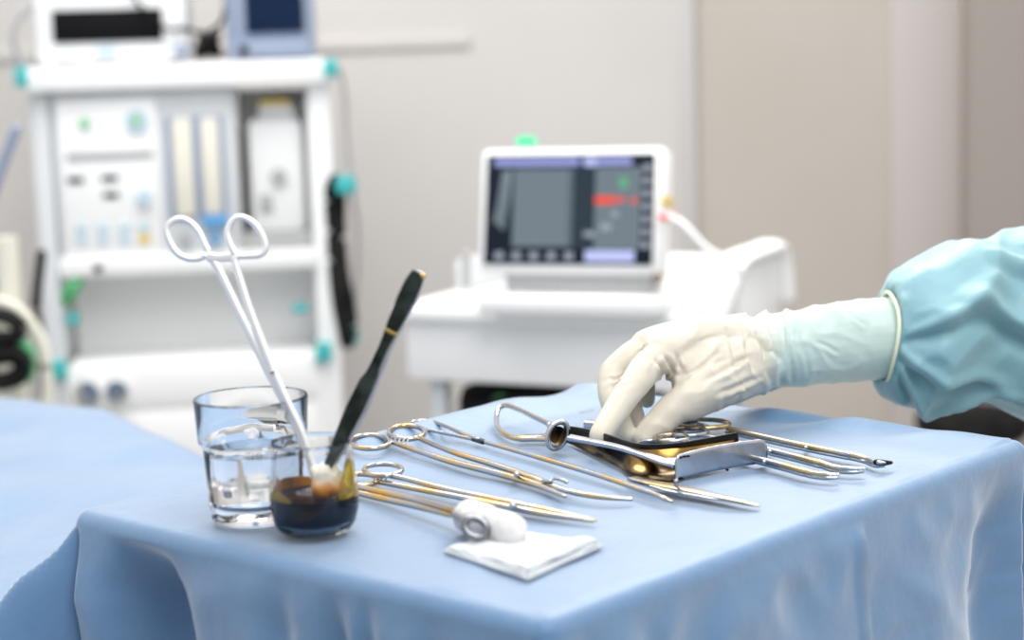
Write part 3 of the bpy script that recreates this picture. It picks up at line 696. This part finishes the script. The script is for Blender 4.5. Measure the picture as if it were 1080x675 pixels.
# bead at the glove's end
bc = W(934, 356, 1.501); bx_ = (W(937, 311, 1.503)-W(936, 402, 1.503)); ru = bx_.length/2
upv = (W(940, 311, 1.503)-W(932, 402, 1.503)).normalized(); dp = Vector((-.05, 1, 0)).normalized()
MB().tube([bc+upv*(ru+.0015)*math.sin(t)+dp*.0375*math.cos(t)+Vector((.0012*math.sin(3*t), 0, 0)) for t in [2*math.pi*i/28 for i in range(28)]], .0016, closed=True, sub=3, n=10).build('cuff_bead', 'bead', per)
# gown sleeve
tops = [(950, 318), (941, 303), (948, 289), (962, 274), (985, 260), (1014, 247), (1045, 254), (1080, 244), (1130, 236), (1200, 232), (1300, 236), (1420, 250)]
bots = [(946, 396), (926, 404), (931, 416), (946, 430), (966, 438), (1005, 428), (1035, 428), (1080, 446), (1130, 465), (1200, 482), (1300, 500), (1420, 520)]
K = len(tops)
Yc = [1.503, 1.505, 1.51, 1.515, 1.52, 1.53, 1.54, 1.55, 1.57, 1.60, 1.64, 1.70]
R = []
NU, NA = 150, 168
for i in range(NU+1):
    u = i/NU*(K-1); k = min(int(u), K-2); f = u-k
    def ci(A): 
        g = lambda q_: A[min(max(q_, 0), K-1)]
        p0, p1, p2, p3 = [Vector((*g(k+d_), 0)) if isinstance(g(k+d_), tuple) else Vector((g(k+d_), 0, 0)) for d_ in (-1, 0, 1, 2)]
        return .5*((2*p1)+(p2-p0)*f+(2*p0-5*p1+4*p2-p3)*f*f+(3*p1-p0-3*p2+p3)*f*f*f)
    tp, bo, Y = ci(tops), ci(bots), ci(Yc).x
    A_, B_ = W(tp.x, tp.y, Y), W(bo.x, bo.y, Y); ctr = (A_+B_)/2; hv = (A_-B_)/2; hh = hv.length
    dpv = Vector((-.12, 1, 0)).normalized()*hh*(.92 if u > 1 else .85)
    ring = []
    for j in range(NA):
        t = 2*math.pi*j/NA; sn, cs = math.sin(t), math.cos(t)
        p = ctr+hv*sn+dpv*cs
        nr = (hv.normalized()*sn+dpv.normalized()*cs)
        g1 = math.exp(-max(0, u-1)/1.5)              # gathers by the cuff
        d = .0016*g1*g1*min(1, u/1.0)*math.sin(11*t+3*noise.noise(Vector((u*.5, sn, cs))))
        env = min(1, max(0, u-.6)/3.0)
        v = Vector((u*.22+sn*.3, cs*.8, sn*.8-u*.12))
        d += .022*env*(.22-abs(noise.noise(v*1.3+Vector((3, 1, 4)))))
        d += .006*env*(.2-abs(noise.noise(v*2.4+Vector((8, 2, 1)))))
        # a few long creases fanning out of the gather on the near side
        for (u0, t0, u1, t1, am, wd) in ((.8, 3.25, 6.5, 3.9, .009, .10), (1.5, 3.0, 5.5, 2.75, .007, .09), (1.6, 3.55, 4.6, 4.45, .008, .11), (4.0, 2.6, 8.0, 3.4, .010, .12), (3.2, 4.3, 7.5, 3.75, .010, .10), (5.2, 2.1, 8.0, 2.5, .008, .12)):
            if u0 < u < u1:
                m_ = (u-u0)/(u1-u0); tt = t0+(t1-t0)*m_
                dd = (t-tt)/wd; d += am*math.sin(math.pi*m_)*(math.exp(-dd*dd)-1.0*math.exp(-(dd-1.5)**2/1.4))
        ring.append(p+nr*d)
    R.append(ring)
MB().rings(R, caps=False).build('gown_sleeve', 'gown', per, angle=180, solid=.0008)

# ------------------------------------------------------------------ anaesthesia machine
F1 = Frame(38, 90, 3.85, 7)
zf = -(F1.O.z)
am = empty('anaesthesia_machine', None, 'tall white anaesthesia machine with gauges, flow tubes and shelves', 'machine', mw=F1.mw)
def part(fr, root, name, m, boxes, bev=.004):
    mb = MB()
    for b in boxes: fr.box(mb, *b, bev)
    return mb.build(name, m, root, local=True)
lx = lambda px, py=200, d=0: F1.p(px, py, d).x
lz = lambda py, px=200, d=0: F1.p(px, py, d).z
DP = .42
MB().box((lx(28, 80), -.03, lz(93)), (lx(350, 75), DP, lz(66)), .008).build('top_shelf', 'white', am, local=True)
MB().box((lx(40, 250), .0, zf+.09), (lx(60, 250), DP, lz(94)), .006).build('side_post', 'offwhite', am, local=True)
rp_ = MB().box((lx(328, 200), .0, zf+.09), (lx(352, 200), .05, lz(92)), .006)
rp_.build('side_post', 'white', am, local=True)
MB().box((lx(334, 200), .05, zf+.09), (lx(352, 200), DP, lz(92)), .002).build('side_panel', 'offwhite', am, local=True)
# control panel block
part(F1, am, 'control_panel', 'offwhite', [(58, 95, 251, 284, .005, .30)], .006)
part(F1, am, 'panel_face', 'white', [(64, 104, 168, 272, -.002, .006)], .003)
part(F1, am, 'display_slot', 'grey', [(70, 160, 161, 167, -.006, .001)], .001)
for b in ((71, 187, 88, 193), (107, 185, 124, 191), (109, 203, 125, 209)): part(F1, am, 'readout', 'black', [(*b, -.005, .001)], .001)
o = F1.disc(MB(), 89, 130, .012, -.008, .0).build('gauge', 'palegreen', am, local=True)
F1.disc(MB(), 144, 128, .025, -.008, .0).build('gauge', 'paleblue', am, local=True)
F1.disc(MB(), 143, 127, .011, -.011, -.007).build('gauge_centre', 'palegreen', am, local=True)
F1.disc(MB(), 152, 208, .016, -.022, .0).build('knob', 'paleblue', am, local=True)
F1.disc(MB(), 103, 283, .009, -.02, .01).build('knob', 'black', am, local=True)
for k, x in enumerate((80, 103, 126, 147)):
    for yy in (236, 248): part(F1, am, 'button', 'yellow' if (k == 3 and yy == 248) else 'paleblue', [(x, yy, x+11, yy+9, -.006, 0)], .001)
part(F1, am, 'flow_meter_panel', 'bluegrey', [(176, 122, 238, 230, .001, .01)], .002)
part(F1, am, 'flow_tube', 'cream', [(183, 124, 204, 229, -.008, .004)], .004)
part(F1, am, 'flow_tube', 'cream', [(213, 124, 232, 226, -.008, .004)], .004)
part(F1, am, 'flow_base', 'blue', [(213, 227, 241, 240, -.012, .004)], .003)
F1.disc(MB(), 227, 252, .012, -.02, .006).build('flow_knob', 'blue', am, local=True)
F1.disc(MB(), 195, 252, .012, -.02, .006).build('flow_knob', 'grey', am, local=True)
# vaporiser bay
part(F1, am, 'bay_lining', 'midgrey', [(249, 94, 253, 262, .0, .26)], .001)
part(F1, am, 'bay_lining', 'white', [(252, 94, 328, 262, .165, .18)], .001)
part(F1, am, 'bay_side', 'black', [(254, 132, 259, 250, .06, .10)], .001)
part(F1, am, 'bay_side', 'grey', [(323, 105, 329, 262, .03, .22)], .001)
part(F1, am, 'bay_floor', 'grey', [(252, 246, 328, 264, .01, .24)], .001)
MB().box((lx(62), .17, lz(377)), (lx(340), .18, lz(280))).build('gap_brightener', 'white', am, local=True)  # white panel added to brighten the open gap above the drawers
part(F1, am, 'work_shelf', 'white', [(62, 268, 334, 288, -.012, .34)], .005)
MB().box((lx(62), .004, zf+.10), (lx(340), DP-.01, lz(377)), .005).build('drawer_cabinet', 'white', am, local=True)
for (y0_, y1_) in ((378, 426), (430, 500), (504, 575)):
    dr = part(F1, am, 'drawer', 'white', [(70, y0_+3, 334, y1_, -.006, .01)], .004)
part(F1, am, 'base', 'grey', [(62, 580, 340, 600, 0, .42)], .01)
for a_ in (.05, .56):
    for b_ in (.05, .36):
        MB().lathe([(0, -.012), (.04, -.012), (.045, -.006), (.045, .006), (.04, .012), (0, .012)], (a_, b_, zf+.046), 24, axis=(1, 0, 0)).build('caster', 'black', am, local=True)
MB().box((.02, .02, zf+.085), (.60, .40, zf+.11), .01).build('base_plate', 'grey', am, local=True)
F1.disc(MB(), 91, 416, .028, -.03, .0).build('pressure_gauge', 'chrome', am, local=True)
F1.disc(MB(), 123, 413, .024, -.03, .0).build('pressure_gauge', 'chrome', am, local=True)
def clip(x0, y0, x1, y1, lab, d=-.04, d1=-.02):
    o = part(F1, am, 'corner_clip', 'teal', [(x0, y0, x1, y1, d, d1)], .004); return o
clip(15, 70, 28, 92, '', -.04, .0); clip(342, 62, 356, 81, '', -.045, .0); clip(54, 381, 70, 400, '', -.02, .0); clip(333, 362, 350, 382, '', -.02, 0)
clip(70, 331, 83, 343, '', .0, .03); clip(308, 322, 325, 330, '', .0, .03)
F1.tube(MB(), [(70, 318, .01), (76, 304, .0), (86, 292, .01)], [.012, .016, .01]).build('green_tag', 'green', am, local=True)

def device(fr, name, label, cat, d): 
    o = empty(name, None, label, cat, mw=fr.mw @ Matrix.Translation(d)); return o
# canister in the bay
c = F1.p(292, 190, .08); rt = F1.mw
cz0 = F1.p(292, 246, .06).z; 
can = empty('vaporiser_canister', None, 'white canister with yellow cap inside the machine bay', 'canister', mw=F1.mw)
F1.box(MB(), 262, 124, 322, 246, .04, .16, .02).build('canister_body', 'white', can, local=True)
F1.box(MB(), 270, 110, 313, 126, .05, .15, .015).build('canister_neck', 'offwhite', can, local=True)
F1.box(MB(), 272, 105, 307, 112, .055, .14, .006).build('cap', 'yellow', can, local=True)
F1.disc(MB(), 294, 187, .018, .03, .045).build('dial', 'grey', can, local=True)
F1.box(MB(), 274, 205, 288, 225, .036, .042, .002).build('label_plate', 'grey', can, local=True)
# white monitor on top
zt = lz(66)+.0005
mon = empty('patient_monitor', None, 'white box monitor with long black display on top shelf', 'monitor', mw=F1.mw)
MB().box((lx(36, 40, .02), .02, zt+.006), (lx(198, 40, .02), .32, zt+.30), .015).build('housing', 'white', mon, local=True)
F1.box(MB(), 55, 10, 171, 44, .012, .022, .003).build('display', 'black', mon, local=True)
F1.box(MB(), 102, 50, 122, 60, .013, .022, .002).build('label_plate', 'paleblue', mon, local=True)
F1.disc(MB(), 191, 54, .014, .004, .022).build('knob', 'bluegrey', mon, local=True)
for a_ in (lx(60, 40), lx(180, 40)):
    for b_ in (.05, .28): MB().lathe([(0, 0), (.012, 0), (.012, .008), (0, .008)], (a_, b_, zt), 12).build('foot', 'black', mon, local=True)
bm_ = empty('display_unit', None, 'blue-grey display unit with navy screen at right end of top shelf', 'monitor', mw=F1.mw)
MB().box((lx(239, 40, .02), .02, zt), (lx(333, 40, .02), .25, zt+.33), .012).build('housing', 'bluegrey', bm_, local=True)
F1.box(MB(), 257, -90, 318, 34, .012, .022, .003).build('screen', 'navy', bm_, local=True)
F1.box(MB(), 246, 42, 326, 58, .012, .022, .003).build('keypad', 'bluegrey', bm_, local=True)
F1.disc(MB(), 257, 52, .010, .0, .018).build('knob', 'black', bm_, local=True)
mb = MB()
random.seed(3)
pts = [(207+random.random()*26, 33+random.random()*26, .04+.08*random.random()) for k in range(26)]
F1.tube(mb, pts, .006, n=8, sub=4)
F1.tube(mb, [(228, 55, .06), (215, 38, .05), (195, 30, .02), (175, 30, -.005), (150, 8, -.01), (138, -8, .0)], .004, n=8)
F1.tube(mb, [(215, 58, .06), (222, 34, .06), (233, 25, .05), (238, 5, .05), (236, -20, .05)], .005, n=8)
o = mb.build('cable_bundle', 'black', None); o.matrix_world = F1.mw
tag(o, 'tangled black cables between the two monitors on the shelf', 'cables')
mb = MB(); F1.tube(mb, [(34, 8, .05), (20, 20, .05), (14, 38, .05), (20, 62, .06), (30, 66, .06)], .006); 
o = mb.build('monitor_cable', 'grey', None); o.matrix_world = F1.mw; tag(o, 'grey cable looping down at left of the white monitor', 'cable')
mb = MB(); F1.tube(mb, [(349, 66, .02), (358, 74, .02), (364, 105, .03), (366, 150, .04), (371, 200, .04), (377, 240, .05), (376, 300, .06), (368, 345, .06), (356, 352, .03)], .005)
o = mb.build('power_cable', 'grey', None); o.matrix_world = F1.mw; tag(o, 'thin grey cable hanging from right corner of top shelf', 'cable')
# black breathing hose
hz = empty('breathing_hose', None, 'thick black rubber hose hanging on right post of machine', 'hose', mw=F1.mw)
mb = MB(); F1.tube(mb, [(360, 196, .0), (353, 190, .0), (349, 205, 0), (351, 240, .0), (353, 285, 0), (357, 320, 0), (362, 345, 0), (366, 362, .0), (371, 350, .0), (368, 320, .0), (361, 285, 0), (358, 240, .0), (358, 205, 0)], .0145, n=14, sub=6)
mb.build('hose_tube', 'rubber', hz, local=True)
F1.box(MB(), 354, 186, 376, 205, -.03, .02, .006).build('clip', 'teal', hz, local=True)
F1.box(MB(), 366, 345, 378, 364, -.01, .02, .006).build('clip', 'teal', hz, local=True)
F1.tube(MB(), [(352, 200, .02), (345, 200, .03)], .006).build('hook', 'grey', hz, local=True)

# things at the far left
F2 = Frame(0, 330, 3.3, 0)
cy = empty('gas_hose_stand', None, 'black hose reel on a pale stand at the left edge', 'stand', mw=F2.mw)
zf2 = -F2.O.z
MB().lathe([(0, 0), (.028, 0), (.028, -zf2*0+.9), (0, .9)], (F2.p(6, 300, .1).x, .1, zf2), 24).build('pole', 'cream', cy, local=True)
MB().lathe([(0, 0), (.16, 0), (.16, .03), (.03, .05), (0, .05)], (F2.p(6, 300, .1).x, .1, zf2), 32).build('base', 'grey', cy, local=True)
F2.tube(MB(), [(-12, 332), (8, 334), (22, 346), (12, 356), (-8, 356)], .015, n=12).build('hose_coil', 'rubber', cy, local=True)
F2.tube(MB(), [(-12, 378), (10, 374), (24, 380), (20, 396), (4, 402), (-14, 402)], .018, n=12).build('hose_coil', 'rubber', cy, local=True)
F2.tube(MB(), [(0, 362, .02), (14, 362, .02), (26, 366, .02), (32, 380, .02), (28, 398, .02)], .012, n=10).build('green_hose', 'green', cy, local=True)
F2.tube(MB(), [(0, 318, .05), (18, 326, .05), (34, 342, .05), (46, 366, .05), (50, 396, .05), (50, 450, .05)], .011, n=10).build('white_hose', 'cream', cy, local=True)
F2.tube(MB(), [(44, 268, .35), (40, 300, .35), (38, 330, .35), (44, 360, .35), (48, 420, .35)], .010, n=10).build('dark_hose', 'rubber', cy, local=True)
F2.tube(MB(), [(6, 318, .09), (-12, 280, .07), (-16, 230, .05), (-6, 200, .05), (6, 165, .05), (17, 136, .05)], .010, n=10).build('grey_tube', 'bluegrey', cy, local=True)

# ------------------------------------------------------------------ trolley with ultrasound-style monitor
F3 = Frame(425, 330, 3.12, -25)
zf3 = -F3.O.z
tr = empty('equipment_trolley', None, 'white equipment trolley in the centre carrying the colour monitor', 'trolley', mw=F3.mw)
xl, xr = 0.0, F3.p(722, 345).x
zt3 = F3.p(430, 322).z; zb3 = F3.p(425, 401).z
MB().box((xl, 0, zb3), (xr, .40, zt3-.02), .012).build('cabinet', 'white', tr, local=True)
MB().box((xl-.012, -.018, zt3-.026), (xr+.006, .42, zt3), .008).build('tabletop', 'white', tr, local=True)
MB().box((xl-.0, .36, zt3-.005), (xr, .40, zt3+.055), .01).build('rear_rail', 'white', tr, local=True)
MB().box((xl+.01, .18, zt3-.005), (xl+.035, .38, zt3+.06), .01).build('side_rail', 'offwhite', tr, local=True)
MB().box((xr+.004, .05, zb3+.02), (xr+.03, .36, zt3+.035), .012).build('side_rail', 'white', tr, local=True)
q0 = F3.p(758, 280, .12); q1 = F3.p(796, 280, .30)
MB().tube([(xr+.025, .06, zt3-.01), (xr+.04, .09, zt3+.055), (xr+.045, .13, zt3+.075), (xr+.05, .25, zt3+.078), (xr+.05, .34, zt3+.07), (xr+.05, .37, zt3-.02)], .012, .03, n=16, up=(1, 0, 0)).build('push_handle', 'white', tr, local=True)
MB().box((xr+.03, .13, zb3+.0), (xr+.06, .35, zt3+.07), .015).build('side_bin', 'white', tr, local=True)
for a_ in (.03, xr-.05):
    for b_ in (.03, .35):
        MB().box((a_, b_, zf3+.07), (a_+.03, b_+.03, zb3+.01), .004).build('leg', 'offwhite', tr, local=True)
        MB().lathe([(0, -.012), (.03, -.012), (.035, 0), (.03, .012), (0, .012)], (a_+.015, b_+.015, zf3+.036), 20, axis=(1, 0, 0)).build('caster', 'black', tr, local=True)
MB().box((.02, .02, zf3+.16), (xr-.02, .38, zf3+.18), .004).build('lower_shelf', 'white', tr, local=True)
MB().tube([F3.p(492, 300, .10), F3.p(492, 283, .10), F3.p(492, 268, .10)], .008, n=12).build('latch_post', 'grey', tr, local=True)
# dark equipment under the trolley
zz = zf3+.181
kb = empty('foot_pump', None, 'black equipment case stored under the white trolley', 'case', mw=F3.mw)
MB().box((.06, .06, zz), (.44, .30, zb3-.015), .03).build('case_body', 'rubber', kb, local=True)
MB().tube([(.10, .03, zb3-.07), (.18, .02, zb3-.035), (.28, .02, zb3-.03), (.38, .04, zb3-.05)], .012, n=10).build('case_handle', 'black', kb, local=True)
o = MB().tube([F3.p(516, 446, .03), F3.p(522, 426, .03), F3.p(534, 423, .03), F3.p(546, 432, .03), F3.p(552, 448, .03)], .010, n=10).build('green_cord', 'green', None); o.matrix_world = F3.mw; tag(o, 'green cord looped over the black case under the trolley', 'cord')

F4 = Frame(510, 274, 2.98, -20, 11)
um = empty('colour_monitor', None, 'white medical monitor with lit colour screen on the trolley', 'monitor', mw=F4.mw)
mb = MB(); F4.box(mb, 505, 156, 700, 289, .002, .055, .01); mb.build('housing', 'white', um, local=True)

x0_, x1_ = F4.p(512, 225).x, F4.p(689, 225).x; z0_, z1_ = F4.p(600, 279).z, F4.p(600, 163).z
MB().box((x0_, -.002, z0_), (x1_, .004, z1_), .002).build('screen', 'e_bg', um, local=True)
scr = um
def ui(name, m, x0, y0, x1, y1, k=0):
    # fractions of the screen, y measured from its top
    wd, hg = x1_-x0_, z1_-z0_
    MB().box((x0_+wd*x0, -.0025-.0003*k, z1_-hg*y1), (x0_+wd*x1, -.0015, z1_-hg*y0), 0).build(name, m, um, local=True)
ui('scan_area', 'e_grey', .17, .13, .53, .84)
ui('side_area', 'e_grey', .66, .12, .93, .86)
ui('scan_border', 'e_dark', .50, .10, .66, .86)
ui('menu_bar', 'e_lav', .05, .035, .56, .10, 1); ui('menu_bar', 'e_lav', .58, .035, .87, .10, 1)
ui('menu_icon', 'e_lav2', .60, .03, .66, .11, 2)
ui('status_bar', 'e_lav2', .61, .87, .90, .975, 1)
ui('waveform', 'e_red', .66, .38, .77, .455, 2); ui('waveform', 'e_red', .78, .39, .83, .44, 2); ui('waveform', 'e_red', .875, .40, .905, .45, 2)
ui('reading', 'e_green', .80, .21, .85, .31, 2)
ui('reading', 'e_pale', .70, .63, .76, .69, 2); ui('reading', 'e_pale', .76, .52, .80, .57, 2); ui('reading', 'e_pale', .60, .70, .66, .75, 2)
for k in range(5): ui('icon', 'e_pale', .07+.105*k, .89, .12+.105*k, .96, 1)
for k in range(7): ui('icon', 'e_pale', .94, .10+.115*k, .985, .16+.115*k, 1)
G_ = [[(x0_+(x1_-x0_)*u, -.0032, z1_-(z1_-z0_)*v) for u, v in row] for row in [[(.10, .14), (.16, .14)], [(.07, .50), (.15, .40)], [(.05, .60), (.12, .70)]]]
MB().grid([[Vector(p) for p in r] for r in G_]).build('scan_image', 'e_grey', um, local=True, solid=.0004)
# stand / base of the monitor, upright frame
F5 = Frame(502, 300, 2.96, -20)
b0_ = F5.inv @ (F3.mw @ Vector((.3, .2, zt3)))
zb5 = b0_.z+.001
mbw = MB().box((F5.p(500, 292).x, .0, zb5), (F5.p(698, 292).x, .17, zb5+.032), .010)
for v in mbw.bm.verts: v.co = um.matrix_world.inverted() @ (F5.mw @ v.co)
mbw.build('base', 'white', um, local=True)
mbw = MB().box((F5.p(520, 292).x, .05, zb5+.025), (F5.p(680, 292).x, .12, F5.p(590, 265).z), .010)
for v in mbw.bm.verts: v.co = um.matrix_world.inverted() @ (F5.mw @ v.co)
mbw.build('neck', 'midgrey', um, local=True)
F4.tube(MB(), [(549, 149, .03), (561, 149, .03)], .0085, n=14).build('status_lamp', 'e_led', um, local=True)
F4.disc(MB(), 692, 294, .010, -.01, .01).build('power_knob', 'gold', um, local=True)
F4.box(MB(), 697, 206, 702, 216, .0, .05, .002).build('yellow_mark', 'yellow', um, local=True)
mb = MB(); mb.tube([W(706, 228, 2.86), W(722, 238, 2.85), W(745, 262, 2.84), W(766, 274, 2.84), W(782, 290, 2.86)], .0055, n=10)
o = mb.build('probe_cable', 'white'); tag(o, 'white cable running from monitor side to the trolley handle', 'cable')
o = MB().tube([W(699, 229, 2.87), W(710, 229, 2.86)], .007, n=12).build('cable_plug', 'red'); tag(o, 'small red plug in the right side of the colour monitor', 'plug')

# dark blurred thing at lower right behind the sleeve
F6 = Frame(1030, 440, 4.1, 0)
st = empty('wheeled_stool', None, 'dark round stool far behind the sleeve at the right', 'stool', mw=F6.mw)
zf6 = -F6.O.z; zs = F6.p(1030, 452).z
MB().lathe([(0, -.05), (.12, -.05), (.135, -.03), (.135, .0), (.11, .012), (0, .014)], (.03, .15, zs), 32).build('seat', 'rubber', st, local=True)
MB().lathe([(0, zf6+.08), (.02, zf6+.08), (.02, zs-.05), (0, zs-.05)], (.03, .15, 0), 16).build('column', 'chrome', st, local=True)
for k in range(5):
    t = k*2*math.pi/5; MB().tube([(.03, .15, zf6+.09), (.03+.2*math.cos(t), .15+.2*math.sin(t), zf6+.03)], .014, n=10).build('leg', 'black', st, local=True)
